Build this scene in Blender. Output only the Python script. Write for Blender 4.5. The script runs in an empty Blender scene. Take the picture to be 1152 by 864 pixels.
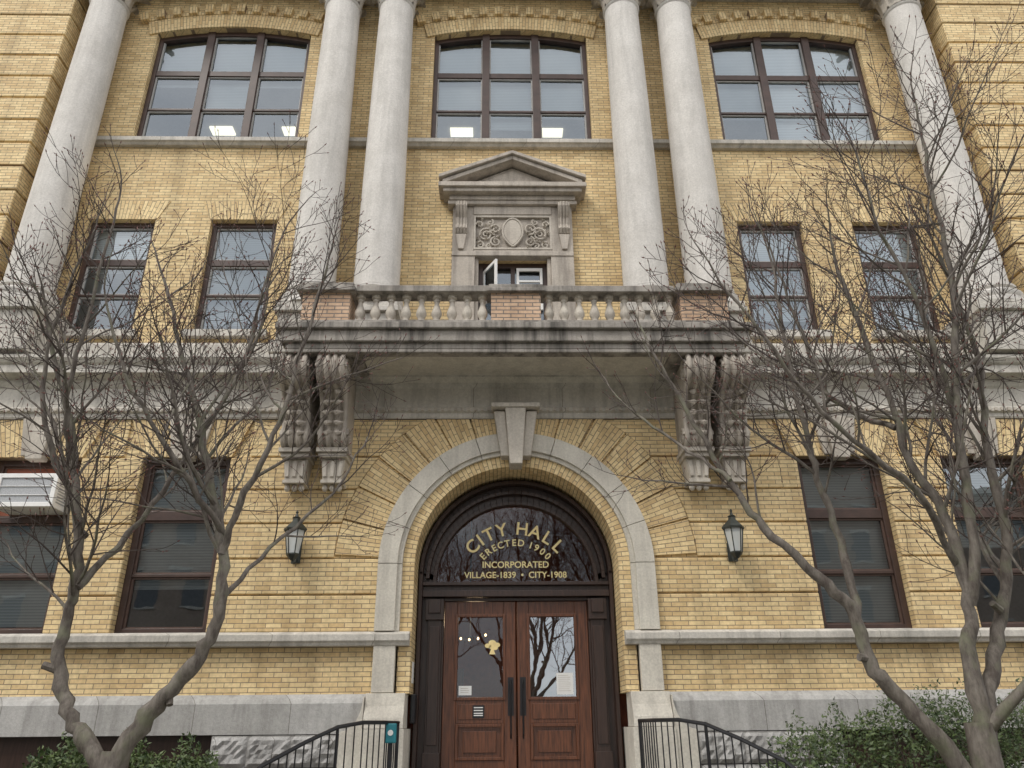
import bpy, math, random
from mathutils import Vector, Matrix
import bmesh
random.seed(7)
R=math.radians
sc=bpy.context.scene
sc.view_settings.view_transform='Standard'
try: sc.view_settings.look='None'
except: pass
sc.view_settings.exposure=0

# ------------------------------------------------------------------ helpers
def storey(z):
    """upper storeys are a little taller than drawn: gentle stretch above the first cornice"""
    return z if z<=6 else z+.033*(z-6)+.001*(z-6)**2
class MB:
    def __init__(s): s.v=[];s.f=[];s.uv={}
    def add(s,vs,fs,uvs=None):
        o=len(s.v); s.v+= [tuple(p) for p in vs]
        for i,f in enumerate(fs):
            s.f.append([o+k for k in f])
            if uvs: s.uv[len(s.f)-1]=[uvs[k] for k in f]
    def box(s,x0,x1,y0,y1,z0,z1):
        s.add([(x0,y0,z0),(x1,y0,z0),(x1,y1,z0),(x0,y1,z0),(x0,y0,z1),(x1,y0,z1),(x1,y1,z1),(x0,y1,z1)],
              [(0,3,2,1),(4,5,6,7),(0,1,5,4),(1,2,6,5),(2,3,7,6),(3,0,4,7)])
    def prism(s,poly,y0,y1,uvf=None):      # poly in (x,z)
        n=len(poly)
        vs=[(x,y0,z) for x,z in poly]+[(x,y1,z) for x,z in poly]
        fs=[tuple(range(n)),tuple(range(2*n-1,n-1,-1))]+[(i,i+n,(i+1)%n+n,(i+1)%n) for i in range(n)]
        s.add(vs,fs,[uvf(x,y,z) for x,y,z in vs] if uvf else None)
    def profx(s,prof,x0,x1):               # prof in (y,z)
        n=len(prof)
        vs=[(x0,y,z) for y,z in prof]+[(x1,y,z) for y,z in prof]
        fs=[tuple(range(n)),tuple(range(2*n-1,n-1,-1))]+[(i,i+n,(i+1)%n+n,(i+1)%n) for i in range(n)]
        s.add(vs,fs)
    def tube(s,pts,rad,n=8,cap=True):
        pts=[Vector(p) for p in pts]; m=len(pts)
        if not hasattr(rad,'__len__'): rad=[rad]*m
        t=(pts[1]-pts[0]).normalized()
        u=t.orthogonal().normalized()
        vs=[]
        for i,p in enumerate(pts):
            t=(pts[min(i+1,m-1)]-pts[max(i-1,0)])
            if t.length<1e-9: t=Vector((0,0,1))
            t.normalize()
            u=(u-t*u.dot(t))
            u=u.normalized() if u.length>1e-6 else t.orthogonal().normalized()
            w=t.cross(u)
            for k in range(n):
                a=2*math.pi*k/n
                vs.append(p+(u*math.cos(a)+w*math.sin(a))*rad[i])
        fs=[]
        for i in range(m-1):
            for k in range(n):
                k2=(k+1)%n
                fs.append((i*n+k,i*n+k2,(i+1)*n+k2,(i+1)*n+k))
        if cap:
            fs.append(tuple(range(n-1,-1,-1))); fs.append(tuple((m-1)*n+k for k in range(n)))
        s.add(vs,fs)
    def lathe(s,prof,cx,cy,z0=0,n=16,rot=0,sx=1,sy=1):  # prof (r,z)
        m=len(prof); vs=[]
        for r,z in prof:
            for k in range(n):
                a=2*math.pi*k/n+rot
                vs.append((cx+r*math.cos(a)*sx,cy+r*math.sin(a)*sy,z0+z))
        fs=[]
        for i in range(m-1):
            for k in range(n):
                k2=(k+1)%n
                fs.append((i*n+k,i*n+k2,(i+1)*n+k2,(i+1)*n+k))
        fs.append(tuple(range(n-1,-1,-1))); fs.append(tuple((m-1)*n+k for k in range(n)))
        s.add(vs,fs)

STRETCH=[True]
def mkobj(name,mb,mat,parent=None,bevel=0,smooth=False,recalc=True,loc=None):
    me=bpy.data.meshes.new(name)
    vs=[(x,y,storey(z)) for x,y,z in mb.v] if STRETCH[0] else mb.v
    me.from_pydata(vs,[],mb.f)
    if mb.uv:
        uvl=me.uv_layers.new(name='UVMap')
        for p in me.polygons:
            u=mb.uv.get(p.index)
            if u:
                for li,c in zip(p.loop_indices,u): uvl.data[li].uv=c
    if recalc:
        bm=bmesh.new(); bm.from_mesh(me); bmesh.ops.recalc_face_normals(bm,faces=bm.faces); bm.to_mesh(me); bm.free()
    me.materials.append(mat)
    ob=bpy.data.objects.new(name,me); sc.collection.objects.link(ob)
    if parent: ob.parent=parent
    if loc: ob.location=loc
    if bevel:
        m=ob.modifiers.new('bev','BEVEL'); m.width=bevel; m.segments=2; m.limit_method='ANGLE'; m.angle_limit=R(40)
    if smooth:
        for p in me.polygons: p.use_smooth=True
        try: me.set_sharp_from_angle(angle=R(42))
        except Exception: pass
    return ob
def empty(name,parent=None):
    e=bpy.data.objects.new(name,None); sc.collection.objects.link(e)
    if parent: e.parent=parent
    return e

# ------------------------------------------------------------------ materials
def newmat(name):
    m=bpy.data.materials.new(name); m.use_nodes=True
    nt=m.node_tree; b=nt.nodes['Principled BSDF']
    return m,nt,b
def N(nt,t,**k):
    n=nt.nodes.new(t)
    for a,v in k.items(): setattr(n,a,v)
    return n
def noise(nt,vec,scale,detail=4,rough=.6):
    n=N(nt,'ShaderNodeTexNoise'); n.inputs['Scale'].default_value=scale; n.inputs['Detail'].default_value=detail
    n.inputs['Roughness'].default_value=rough
    nt.links.new(vec,n.inputs['Vector']); return n.outputs['Fac']
def ramp(nt,fac,stops):
    r=N(nt,'ShaderNodeValToRGB'); e=r.color_ramp.elements
    while len(e)<len(stops): e.new(.5)
    for el,(p,c) in zip(e,stops):
        el.position=p; el.color=(c,c,c,1) if not hasattr(c,'__len__') else (*c,1)
    nt.links.new(fac,r.inputs['Fac']); return r.outputs['Color']
def mix(nt,a,b,fac,mode='MIX'):
    m=N(nt,'ShaderNodeMix',data_type='RGBA',blend_type=mode)
    for s,v in ((m.inputs[6],a),(m.inputs[7],b)):
        if hasattr(v,'is_linked'): nt.links.new(v,s)
        else: s.default_value=(*v,1)
    if hasattr(fac,'is_linked'): nt.links.new(fac,m.inputs[0])
    else: m.inputs[0].default_value=fac
    return m.outputs[2]
def objvec(nt,scale=None):
    t=N(nt,'ShaderNodeTexCoord'); o=t.outputs['Object']
    if scale:
        mp=N(nt,'ShaderNodeMapping'); mp.inputs['Scale'].default_value=scale
        nt.links.new(o,mp.inputs['Vector']); return mp.outputs['Vector']
    return o
def bump(nt,h,b,strength,dist,normal=None):
    n=N(nt,'ShaderNodeBump'); n.inputs['Strength'].default_value=strength; n.inputs['Distance'].default_value=dist
    nt.links.new(h,n.inputs['Height'])
    if normal: nt.links.new(normal,n.inputs['Normal'])
    if b: nt.links.new(n.outputs['Normal'],b.inputs['Normal'])
    return n.outputs['Normal']

def wallvec(nt,zoff=0):
    t=N(nt,'ShaderNodeTexCoord'); sp=N(nt,'ShaderNodeSeparateXYZ'); nt.links.new(t.outputs['Object'],sp.inputs[0])
    a=N(nt,'ShaderNodeMath',operation='ADD'); nt.links.new(sp.outputs[0],a.inputs[0]); nt.links.new(sp.outputs[1],a.inputs[1])
    c=N(nt,'ShaderNodeMath',operation='ADD'); nt.links.new(sp.outputs[2],c.inputs[0]); c.inputs[1].default_value=zoff
    cb=N(nt,'ShaderNodeCombineXYZ'); nt.links.new(a.outputs[0],cb.inputs[0]); nt.links.new(c.outputs[0],cb.inputs[1])
    return cb.outputs[0]
ROW=.06875
def brick(name,uv=False,c1=(.87,.685,.375),c2=(.66,.465,.225),mort=(.30,.225,.15),ms=.0055):
    m,nt,b=newmat(name)
    if uv: vec=N(nt,'ShaderNodeTexCoord').outputs['UV']
    else: vec=wallvec(nt,-2.6+ROW*100)
    br=N(nt,'ShaderNodeTexBrick'); br.offset=.5
    for k,v in (('Scale',1),('Mortar Size',ms),('Mortar Smooth',.15),('Bias',-.2),('Brick Width',.235),('Row Height',ROW)):
        br.inputs[k].default_value=v
    br.inputs['Color1'].default_value=(*c1,1); br.inputs['Color2'].default_value=(*c2,1); br.inputs['Mortar'].default_value=(*mort,1)
    nt.links.new(vec,br.inputs['Vector'])
    ov=objvec(nt)
    big=ramp(nt,noise(nt,ov,.7,4,.65),[(.3,(.82,.80,.78)),(.62,(1.04,1.04,1.04))])
    c=mix(nt,br.outputs['Color'],big,1,'MULTIPLY')
    fine=ramp(nt,noise(nt,ov,18,3),[(.3,.82),(.7,1.07)])
    c=mix(nt,c,fine,1,'MULTIPLY')
    st=ramp(nt,noise(nt,objvec(nt,(3,3,.22)),1,2),[(.5,(1,1,1)),(.72,(.74,.73,.72))])
    c=mix(nt,c,st,.8,'MULTIPLY')
    nt.links.new(c,b.inputs['Base Color']); b.inputs['Roughness'].default_value=.75
    inv=N(nt,'ShaderNodeMath',operation='SUBTRACT'); inv.inputs[0].default_value=1; nt.links.new(br.outputs['Fac'],inv.inputs[1])
    bump(nt,inv.outputs[0],b,.7,.009)
    return m
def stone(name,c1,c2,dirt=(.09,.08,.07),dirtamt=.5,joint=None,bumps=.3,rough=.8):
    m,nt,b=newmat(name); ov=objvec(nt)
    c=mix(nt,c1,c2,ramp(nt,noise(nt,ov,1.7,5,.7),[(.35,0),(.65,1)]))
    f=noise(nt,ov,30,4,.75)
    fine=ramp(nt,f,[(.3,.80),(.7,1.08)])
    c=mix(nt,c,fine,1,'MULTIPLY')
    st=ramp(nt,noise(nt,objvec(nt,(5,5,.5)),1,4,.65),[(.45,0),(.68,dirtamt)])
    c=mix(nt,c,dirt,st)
    if joint:
        br=N(nt,'ShaderNodeTexBrick'); br.offset=.5
        for k,v in (('Scale',1),('Mortar Size',.005),('Mortar Smooth',.2),('Brick Width',joint[0]),('Row Height',joint[1])):
            br.inputs[k].default_value=v
        br.inputs['Color1'].default_value=(1,1,1,1); br.inputs['Color2'].default_value=(.86,.86,.85,1); br.inputs['Mortar'].default_value=(.4,.38,.35,1)
        nt.links.new(wallvec(nt,joint[2]),br.inputs['Vector'])
        c=mix(nt,c,br.outputs['Color'],1,'MULTIPLY')
    nt.links.new(c,b.inputs['Base Color']); b.inputs['Roughness'].default_value=rough
    bump(nt,f,b,bumps,.015)
    return m
def plain(name,c,rough=.5,metal=0,var=.15,scale=12,bmp=.1,stretch=None):
    m,nt,b=newmat(name); ov=objvec(nt,stretch)
    f=noise(nt,ov,scale,4)
    k=mix(nt,tuple(v*(1-var) for v in c),tuple(min(1,v*(1+var)) for v in c),ramp(nt,f,[(.3,0),(.7,1)]))
    nt.links.new(k,b.inputs['Base Color']); b.inputs['Roughness'].default_value=rough; b.inputs['Metallic'].default_value=metal
    if bmp: bump(nt,f,b,bmp,.01)
    return m

M_brick=brick('buff_brick'); M_fan=brick('buff_brick_fan',True)
M_brickpink=brick('pink_brick',False,(.66,.46,.31),(.52,.34,.22),(.22,.19,.16),.009)
M_lime=stone('limestone',(.68,.64,.57),(.56,.53,.475),dirtamt=.38,joint=(1.5,3,0))
M_ring=stone('ring_stone',(.70,.66,.57),(.59,.55,.475),dirtamt=.22)
M_col=stone('column_stone',(.72,.69,.645),(.62,.59,.545),(.18,.17,.155),dirtamt=.22)
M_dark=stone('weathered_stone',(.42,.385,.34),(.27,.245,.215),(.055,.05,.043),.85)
M_med=stone('carved_stone',(.54,.485,.415),(.42,.37,.315),(.10,.085,.075),.5)
M_balu=stone('baluster_stone',(.62,.57,.49),(.50,.45,.385),(.16,.135,.11),.45)
M_base=stone('base_stone',(.52,.51,.485),(.43,.42,.40),dirtamt=.4,joint=(1.35,5,0),bumps=.4)
M_rock=stone('rock_face',(.54,.53,.51),(.38,.37,.355),dirtamt=.4,joint=(.8,.4,.0),bumps=.8)
M_wood=plain('dark_wood',(.040,.022,.016),.35,var=.35,scale=3,stretch=(12,12,1),bmp=.1)
M_door=plain('red_brown_wood',(.115,.040,.017),.33,var=.55,scale=3,stretch=(14,14,1),bmp=.1)
M_frame=plain('window_wood',(.060,.034,.026),.45,var=.3,scale=4,bmp=.1)
M_sash=plain('sash_paint',(.42,.41,.39),.5,var=.1)
M_sashd=plain('sash_brown',(.10,.06,.045),.5,var=.2)
M_iron=plain('black_iron',(.018,.018,.02),.4,.3)
M_gold=plain('gold_leaf',(.88,.70,.33),.4,.1,var=.1)
M_white=plain('white_plastic',(.84,.83,.80),.5,var=.05)
M_paper=plain('paper',(.78,.78,.76),.7,var=.03)
M_int=plain('interior_plaster',(.30,.29,.27),.9,var=.1,bmp=0)
M_intd=plain('interior_dark',(.06,.05,.045),.9,var=.1,bmp=0)
M_hall=plain('hall_warm',(.20,.06,.03),.8,var=.2,bmp=0)

def glassmat(name,base=.28,wav=.04):
    m=bpy.data.materials.new(name); m.use_nodes=True; nt=m.node_tree; nt.nodes.clear()
    out=N(nt,'ShaderNodeOutputMaterial'); g=N(nt,'ShaderNodeBsdfGlossy'); g.inputs['Roughness'].default_value=.01
    g.inputs['Color'].default_value=(.86,.94,1,1)
    t=N(nt,'ShaderNodeBsdfTransparent'); t.inputs['Color'].default_value=(.84,.88,.88,1)
    fr=N(nt,'ShaderNodeFresnel'); fr.inputs['IOR'].default_value=1.5
    ad=N(nt,'ShaderNodeMath',operation='MULTIPLY_ADD'); nt.links.new(fr.outputs[0],ad.inputs[0]); ad.inputs[1].default_value=1.0; ad.inputs[2].default_value=base
    ad.use_clamp=True
    mx=N(nt,'ShaderNodeMixShader'); nt.links.new(ad.outputs[0],mx.inputs[0]); nt.links.new(t.outputs[0],mx.inputs[1]); nt.links.new(g.outputs[0],mx.inputs[2])
    nn=bump(nt,noise(nt,objvec(nt),1.6,2),None,wav,.03); nt.links.new(nn,g.inputs['Normal'])
    nt.links.new(mx.outputs[0],out.inputs[0]); return m
M_glass=glassmat('window_glass',.16,.05); M_glassd=glassmat('fanlight_glass',.02,.04); M_glassdoor=glassmat('door_glass',.24,.03)
def blindmat(name,c,sc_=7):
    m,nt,b=newmat(name); w=N(nt,'ShaderNodeTexWave'); w.bands_direction='Z'; w.inputs['Scale'].default_value=sc_; w.inputs['Distortion'].default_value=.2
    nt.links.new(objvec(nt),w.inputs['Vector'])
    k=mix(nt,tuple(v*.72 for v in c),c,w.outputs['Fac']); nt.links.new(k,b.inputs['Base Color']); b.inputs['Roughness'].default_value=.7
    return m
M_blind=blindmat('blind_slats',(.46,.50,.52)); M_blindw=blindmat('blind_white',(.82,.85,.88)); M_blindg=blindmat('blind_grey',(.50,.51,.50))
def emit(name,c,s):
    m,nt,b=newmat(name); b.inputs['Base Color'].default_value=(*c,1); b.inputs['Emission Color'].default_value=(*c,1); b.inputs['Emission Strength'].default_value=s; return m
M_fluo=emit('fluorescent_lamp',(1,.93,.70),1.5); M_bulb=emit('bulb',(1,.66,.34),5)

# ------------------------------------------------------------------ building
B=empty('city_hall_building')
XW=14.0
ZC=3.60
bandz=[2.6,3.15,3.70,4.25,4.80,5.35]
GW=[(5.35,.71),(7.75,.71)]
def bands(mb,z0,z1,yf,yb,innerf,wins,xmax=XW):
    cuts=[]
    for xc,h in sorted(wins): cuts.append((xc-h,xc+h))
    for sgn in (1,-1):
        bounds=[(None,cuts[0][0])]+[(cuts[i][1],cuts[i+1][0]) for i in range(len(cuts)-1)]+[(cuts[-1][1],xmax)] if cuts else [(None,xmax)]
        for s,e in bounds:
            if s is None:
                pts=[]
                K=8
                for k in range(K+1):
                    z=z0+(z1-z0)*k/K; pts.append((sgn*innerf(z),z))
                if abs(pts[0][0]-pts[-1][0])<1e-6: pts=[pts[0],pts[-1]]
                poly=pts+[(sgn*e,z1),(sgn*e,z0)]
                mb.prism(poly,yf,yb)
            else:
                mb.box(min(sgn*s,sgn*e),max(sgn*s,sgn*e),yf,yb,z0,z1)
RF=2.82
def inn_band(z):
    if z<=3.71: return 2.135
    return math.sqrt(max(RF*RF-(z-ZC)**2,0))+.012
def inn_core(z):
    if z<=ZC: return 1.80
    d=1.80**2-(z-ZC)**2
    return math.sqrt(d) if d>0 else 0
mb=MB()
for i in range(5):
    z0,z1=bandz[i],bandz[i+1]
    bands(mb,z0+.014,z1-.014,0,.05,(inn_band if z1>3.75 else (lambda z:2.135)),GW)
bands(mb,5.364,6.0,0,.05,inn_band,[(5.35,1.02),(7.75,1.02)])
mkobj('rusticated_brick_bands',mb,M_brick,B,bevel=.014)
mb=MB()
zs=[1.74,2.6,3.15,3.6,3.9,4.2,4.5,4.8,5.05,5.25,5.35,5.40,6.2]
for a,b_ in zip(zs[:-1],zs[1:]):
    w=GW if (a>=2.59 and b_<=5.36) else []
    if a>=5.40: mb.box(-XW,XW,.04,.42,a,b_)
    else: bands(mb,a,b_,.04,.42,(lambda z:1.80) if b_<=3.61 else inn_core,w)
mkobj('ground_floor_wall',mb,M_brick,B)
def clipz(poly,zmax):
    out=[]
    for i in range(len(poly)):
        a=poly[i]; b=poly[(i+1)%len(poly)]
        ia=a[1]<=zmax; ib=b[1]<=zmax
        if ia: out.append(a)
        if ia!=ib:
            t=(zmax-a[1])/(b[1]-a[1]); out.append((a[0]+(b[0]-a[0])*t,zmax))
    return out
def fan(mb,cx,cz,r0,r1,a0,a1,yf,yb,groups,zmax=99,gap=.35,sub=6,rm=None):
    rm=rm or (r0+r1)/2
    for g in range(groups):
        ga=a0+(a1-a0)*g/groups+gap; gb=a0+(a1-a0)*(g+1)/groups-gap
        for s in range(sub):
            t0=R(ga+(gb-ga)*s/sub); t1=R(ga+(gb-ga)*(s+1)/sub)
            P=[(cx+r0*math.cos(t0),cz+r0*math.sin(t0)),(cx+r1*math.cos(t0),cz+r1*math.sin(t0)),
               (cx+r1*math.cos(t1),cz+r1*math.sin(t1)),(cx+r0*math.cos(t1),cz+r0*math.sin(t1))]
            P=clipz(P,zmax)
            if len(P)>2:
                mb.prism(P,yf,yb,lambda x,y,z:(math.hypot(x-cx,z-cz)+(y-yf),10+math.atan2(z-cz,x-cx)*rm))
mb=MB()
fan(mb,0,ZC,2.12,RF,2.9,177.1,-.012,.05,15,zmax=6.0)
for sx in (1,-1):
    for xc,h in GW:
        cx=sx*xc; cz=3.4; 
        def uvf(x,y,z,cx=cx,cz=cz): return (math.hypot(x-cx,z-cz),10+math.atan2(z-cz,x-cx)*2.2)
        K=14
        for k in range(K):
            f0=-1+2*k/K; f1=-1+2*(k+1)/K
            P=[(cx+f0*.72,5.352),(cx+f1*.72,5.352),(cx+f1*1.0,5.998),(cx+f0*1.0,5.998)]
            mb.prism(P,-.012,.05,uvf)
mkobj('brick_voussoirs',mb,M_fan,B)
mb=MB()
for sx in (1,-1):
    for xc,h in GW:
        cx=sx*xc
        mb.prism([(cx-.13,5.28),(cx+.13,5.28),(cx+.20,6.0),(cx-.20,6.0)],-.14,.06)
        mb.prism([(cx-.25,5.36),(cx-.14,5.36),(cx-.21,6.0),(cx-.36,6.0)],-.07,.06)
        mb.prism([(cx+.25,5.36),(cx+.14,5.36),(cx+.21,6.0),(cx+.36,6.0)],-.07,.06)
mkobj('window_keystones',mb,M_balu,B,bevel=.012)
mb=MB()
mb.prism([(-.10,5.12),(.10,5.12),(.17,6.08),(-.17,6.08)],-.34,.0)
mb.prism([(-.24,5.28),(-.105,5.28),(-.175,6.06),(-.36,6.06)],-.24,.0)
mb.prism([(.24,5.28),(.105,5.28),(.175,6.06),(.36,6.06)],-.24,.0)
mb.box(-.40,.40,-.36,.0,6.085,6.16)
mkobj('arch_keystone',mb,M_balu,B,bevel=.015)
mb=MB()
def ringseg(mb,r0,r1,a0,a1,yf,yb,K=8):
    P=[(r1*math.cos(R(a0+(a1-a0)*k/K)),ZC+r1*math.sin(R(a0+(a1-a0)*k/K))) for k in range(K+1)]
    P+=[(r0*math.cos(R(a1+(a0-a1)*k/K)),ZC+r0*math.sin(R(a1+(a0-a1)*k/K))) for k in range(K+1)]
    mb.prism(P,yf,yb)
for k in range(10):
    a0=18*k; a1=18*(k+1)
    ringseg(mb,1.83,2.13,a0+.12,a1-.12,-.10,.12)
    ringseg(mb,1.76,1.832,a0+.12,a1-.12,-.055,.12)
for s in (1,-1):
    mb.box(min(s*1.83,s*2.13),max(s*1.83,s*2.13),-.10,.12,2.61,3.595)
    mb.box(min(s*1.76,s*1.832),max(s*1.76,s*1.832),-.055,.12,2.61,3.595)
    mb.box(min(s*1.80,s*2.12),max(s*1.80,s*2.12),-.09,.12,1.76,2.40)
    mb.box(min(s*1.60,s*2.20),max(s*1.60,s*2.20),-.26,.76,.0,1.28)
    mb.profx([(-.26,1.285),(-.24,1.42),(-.17,1.58),(-.13,1.75),(.3,1.75),(.3,1.285)],min(s*1.62,s*2.18),max(s*1.62,s*2.18))
    P=[]
    for k in range(9):
        t=k/8*math.pi/2; P.append((s*(2.20+.30*(1-math.sin(t))),1.25+.45*(1-math.cos(t))))
    P+= [(s*2.19,1.70),(s*2.19,0.0),(s*2.50,0.0)]
    mb.prism(P,-.22,.1)
mkobj('entrance_arch_stone_ring',mb,M_ring,B,bevel=.014)
mb=MB()
K=36
for k in range(K):
    t0=math.pi*k/K; t1=math.pi*(k+1)/K
    P=[(1.58*math.cos(t0),ZC+1.58*math.sin(t0)),(1.77*math.cos(t0),ZC+1.77*math.sin(t0)),(1.77*math.cos(t1),ZC+1.77*math.sin(t1)),(1.58*math.cos(t1),ZC+1.58*math.sin(t1))]
    mb.prism(P,.0,.86,lambda x,y,z:(y+math.hypot(x,z-ZC),10+math.atan2(z-ZC,x)*1.62))
mkobj('arch_brick_reveal',mb,M_fan,B)
mb=MB()
for s in (1,-1): mb.box(min(s*1.58,s*1.77),max(s*1.58,s*1.77),.0,.86,1.75,ZC)
mkobj('arch_brick_jambs',mb,M_brick,B)
mb=MB()
for s in (1,-1):
    a,b_=(1.60,XW) if s>0 else (-XW,-1.60)
    mb.profx([(.1,2.40),(-.10,2.40),(-.12,2.44),(-.15,2.47),(-.15,2.56),(-.05,2.605),(.1,2.605)],a,b_)
mkobj('stone_sill_band',mb,M_lime,B,bevel=.006)
mb=MB()
for s in (1,-1):
    a,b_=(2.19,XW) if s>0 else (-XW,-2.19)
    mb.profx([(.3,1.22),(-.15,1.22),(-.15,1.62),(-.11,1.68),(-.03,1.745),(.3,1.745)],a,b_)
mkobj('base_course',mb,M_base,B,bevel=.006)
mb=MB()
random.seed(3)
def rock(x0,x1,z0,z1,y):
    nx=max(2,int((x1-x0)/.055)); nz=max(2,int((z1-z0)/.055))
    vs=[];fs=[]
    for j in range(nz+1):
        for i in range(nx+1):
            e=min(i,nx-i,j,nz-j)
            d=0 if e==0 else random.uniform(.02,.08)
            vs.append((x0+(x1-x0)*i/nx,y-d,z0+(z1-z0)*j/nz))
    for j in range(nz):
        for i in range(nx):
            a=j*(nx+1)+i; fs.append((a,a+1,a+nx+2,a+nx+1))
    mb.add(vs,fs)
for s in (1,-1):
    for r,(z0,z1) in enumerate(((0,.4),(.4,.8),(.8,1.215))):
        x=2.5
        while x<XW-.4:
            w=random.uniform(.5,.95)
            x2=min(x+w,XW)
            skip= r>0 and any(x2>c-.62 and x<c+.62 for c in (5.55,7.95))
            if not skip: rock(min(s*x,s*x2),max(s*x,s*x2),z0+.006,z1-.006,-.15)
            x=x2
mkobj('rock_faced_foundation',mb,M_rock,B,smooth=False,recalc=False)
mb=MB(); mb.box(-XW,-2.2,.0,.4,0,1.22); mb.box(2.2,XW,.0,.4,0,1.22)
mkobj('foundation_core',mb,M_wood,B)

mb=MB()
prof=[(.66,6.0),(-.03,6.0),(-.05,6.03),(-.05,6.09),(-.09,6.11),(-.09,6.17),(-.05,6.2),(-.05,6.52),(-.09,6.56),(-.12,6.62),(-.12,6.66),(-.32,6.70),(-.32,6.83),(-.36,6.86),(-.41,6.93),(-.41,6.985),(.0,7.10),(.66,7.12)]
mb.profx(prof,-XW,XW)
mkobj('ground_floor_entablature',mb,M_lime,B)
mb=MB()
x=-9.6
while x<9.6:
    mb.box(x,x+.05,-.12,-.088,6.115,6.165); x+=.11
mkobj('small_dentils',mb,M_balu,B)

# upper wall
YU=.6; XU=9.45
mb=MB()
SEG=1.70; RISE=.2; RA=(SEG**2+RISE**2)/(2*RISE); CR=15.27; ZA=CR-RA; XS=6.16; SILL=12.2
W2=[(-7.66,.65),(-5.28,.65),(5.12,.65),(7.44,.65)]
ops=[(x,h,7.9,10.3) for x,h in W2]+[(-XS,SEG,SILL,CR),(XS,SEG,SILL,CR),(0,.72,7.1,9.4),(0,SEG,SILL,CR)]
zs=sorted({7.05,17.5}|{o[2] for o in ops}|{o[3] for o in ops})
for a,b_ in zip(zs[:-1],zs[1:]):
    act=sorted([(o[0]-o[1],o[0]+o[1]) for o in ops if o[2]<=a+1e-6 and o[3]>=b_-1e-6])
    x=-XU
    for c0,c1 in act:
        mb.box(x,c0,YU,YU+.34,a,b_); x=c1
    mb.box(x,XU,YU,YU+.34,a,b_)
for cx in (-XS,0,XS):
    P=[(cx-SEG,CR)]
    for k in range(17):
        x=-SEG+2*SEG*k/16; P.append((cx+x,ZA+math.sqrt(RA*RA-x*x)-.0005))
    P.append((cx+SEG,CR))
    L=[p for p in P if p[0]<=cx+1e-6]; Rr=[p for p in P if p[0]>=cx-1e-6]
    mb.prism(L,YU,YU+.34); mb.prism(Rr,YU,YU+.34)
mkobj('upper_brick_wall',mb,M_brick,B)
mb=MB()
for cx in (-XS,0,XS):
    am=math.degrees(math.asin((SEG+.16)/RA))
    fan(mb,cx,ZA,RA,RA+.36,90-am,90+am,YU-.045,YU+.05,1,gap=0,sub=30)
    nb=24
    for k in range(nb):
        a0=90-am-1+(2*am+2)*k/nb; a1=a0+(2*am+2)/nb
        top=.58 if k%2 else .46
        fan(mb,cx,ZA,RA+.365,RA+top,a0,a1,YU-(.13 if k%2 else .06),YU+.05,1,gap=0.01,sub=1)
mkobj('segmental_brick_arches',mb,M_fan,B)
mb=MB()
for cx,hh in W2:
    K=12
    uvf=lambda x,y,z,cx=cx:(math.hypot(x-cx,z-8.3),10+math.atan2(z-8.3,x-cx)*2.2)
    for k in range(K):
        f0=-1+2*k/K; f1=-1+2*(k+1)/K
        mb.prism([(cx+f0*.67,10.302),(cx+f1*.67,10.302),(cx+f1*.87,10.72),(cx+f0*.87,10.72)],YU-.014,YU+.05,uvf)
mkobj('second_floor_flat_arches',mb,M_fan,B)
mb=MB()
mb.profx([(YU+.1,12.02),(YU-.08,12.02),(YU-.12,12.06),(YU-.16,12.08),(YU-.16,12.17),(YU-.08,12.205),(YU+.1,12.205)],-XU+.02,XU-.02)
mb.profx([(YU+.1,7.1),(YU-.10,7.1),(YU-.10,7.60),(YU-.05,7.66),(YU+.1,7.66)],-XU+.02,-.95)
mb.profx([(YU+.1,7.1),(YU-.10,7.1),(YU-.10,7.60),(YU-.05,7.66),(YU+.1,7.66)],.95,XU-.02)
for xc,hh in W2: mb.box(xc-.77,xc+.77,YU-.13,YU+.2,7.76,7.895)
mkobj('upper_string_courses',mb,M_lime,B,bevel=.006)
mb=MB()
z=7.2
while z<17.4:
    for s in (1,-1):
        mb.box(min(s*9.42,s*XW),max(s*9.42,s*XW),-.05,.97,z+.02,z+.53)
        mb.box(min(s*9.47,s*XW),max(s*9.47,s*XW),.01,.97,z-.02,z+.02)
    z+=.55
mkobj('wing_brick_piers',mb,M_brick,B,bevel=.02)
mb=MB()
mb.profx([(1.2,16.2),(-.38,16.2),(-.38,16.75),(-.45,16.8),(-.38,17.4),(-.6,17.7),(-.7,18.0),(1.2,18.2)],-XW,XW)
mkobj('roof_entablature',mb,M_lime,B)
mb=MB(); mb.box(-XW,XW,1.2,14,17.45,18.0); mkobj('roof',mb,M_intd,B)
mb=MB(); mb.box(-XW,-XW+.3,.43,14,0,17.4); mb.box(XW-.3,XW,.43,14,0,17.4); mb.box(-XW,XW,13.7,14,0,17.4); mkobj('rear_and_side_walls',mb,M_brick,B)
mb=MB()
mb.box(-XW+.3,XW-.3,.95,13.6,15.45,15.6); mb.box(-XW+.3,XW-.3,.95,13.6,11.5,11.62)
mb.box(-XW+.3,XW-.3,.43,13.6,6.9,7.04); mb.box(-XW+.3,XW-.3,.43,13.6,.3,.45)
mb.box(-XW+.3,XW-.3,7.0,7.15,.45,15.4)
mkobj('interior_floors_ceilings',mb,M_int,B)
mb=MB()
for x,y in ((-7.6,3.9),(-5.7,3.9),(-1.25,3.9),(1.15,3.9)): mb.box(x-.3,x+.3,y,y+.3,15.40,15.45)
mkobj('ceiling_lamps',mb,M_fluo,B)
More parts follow.
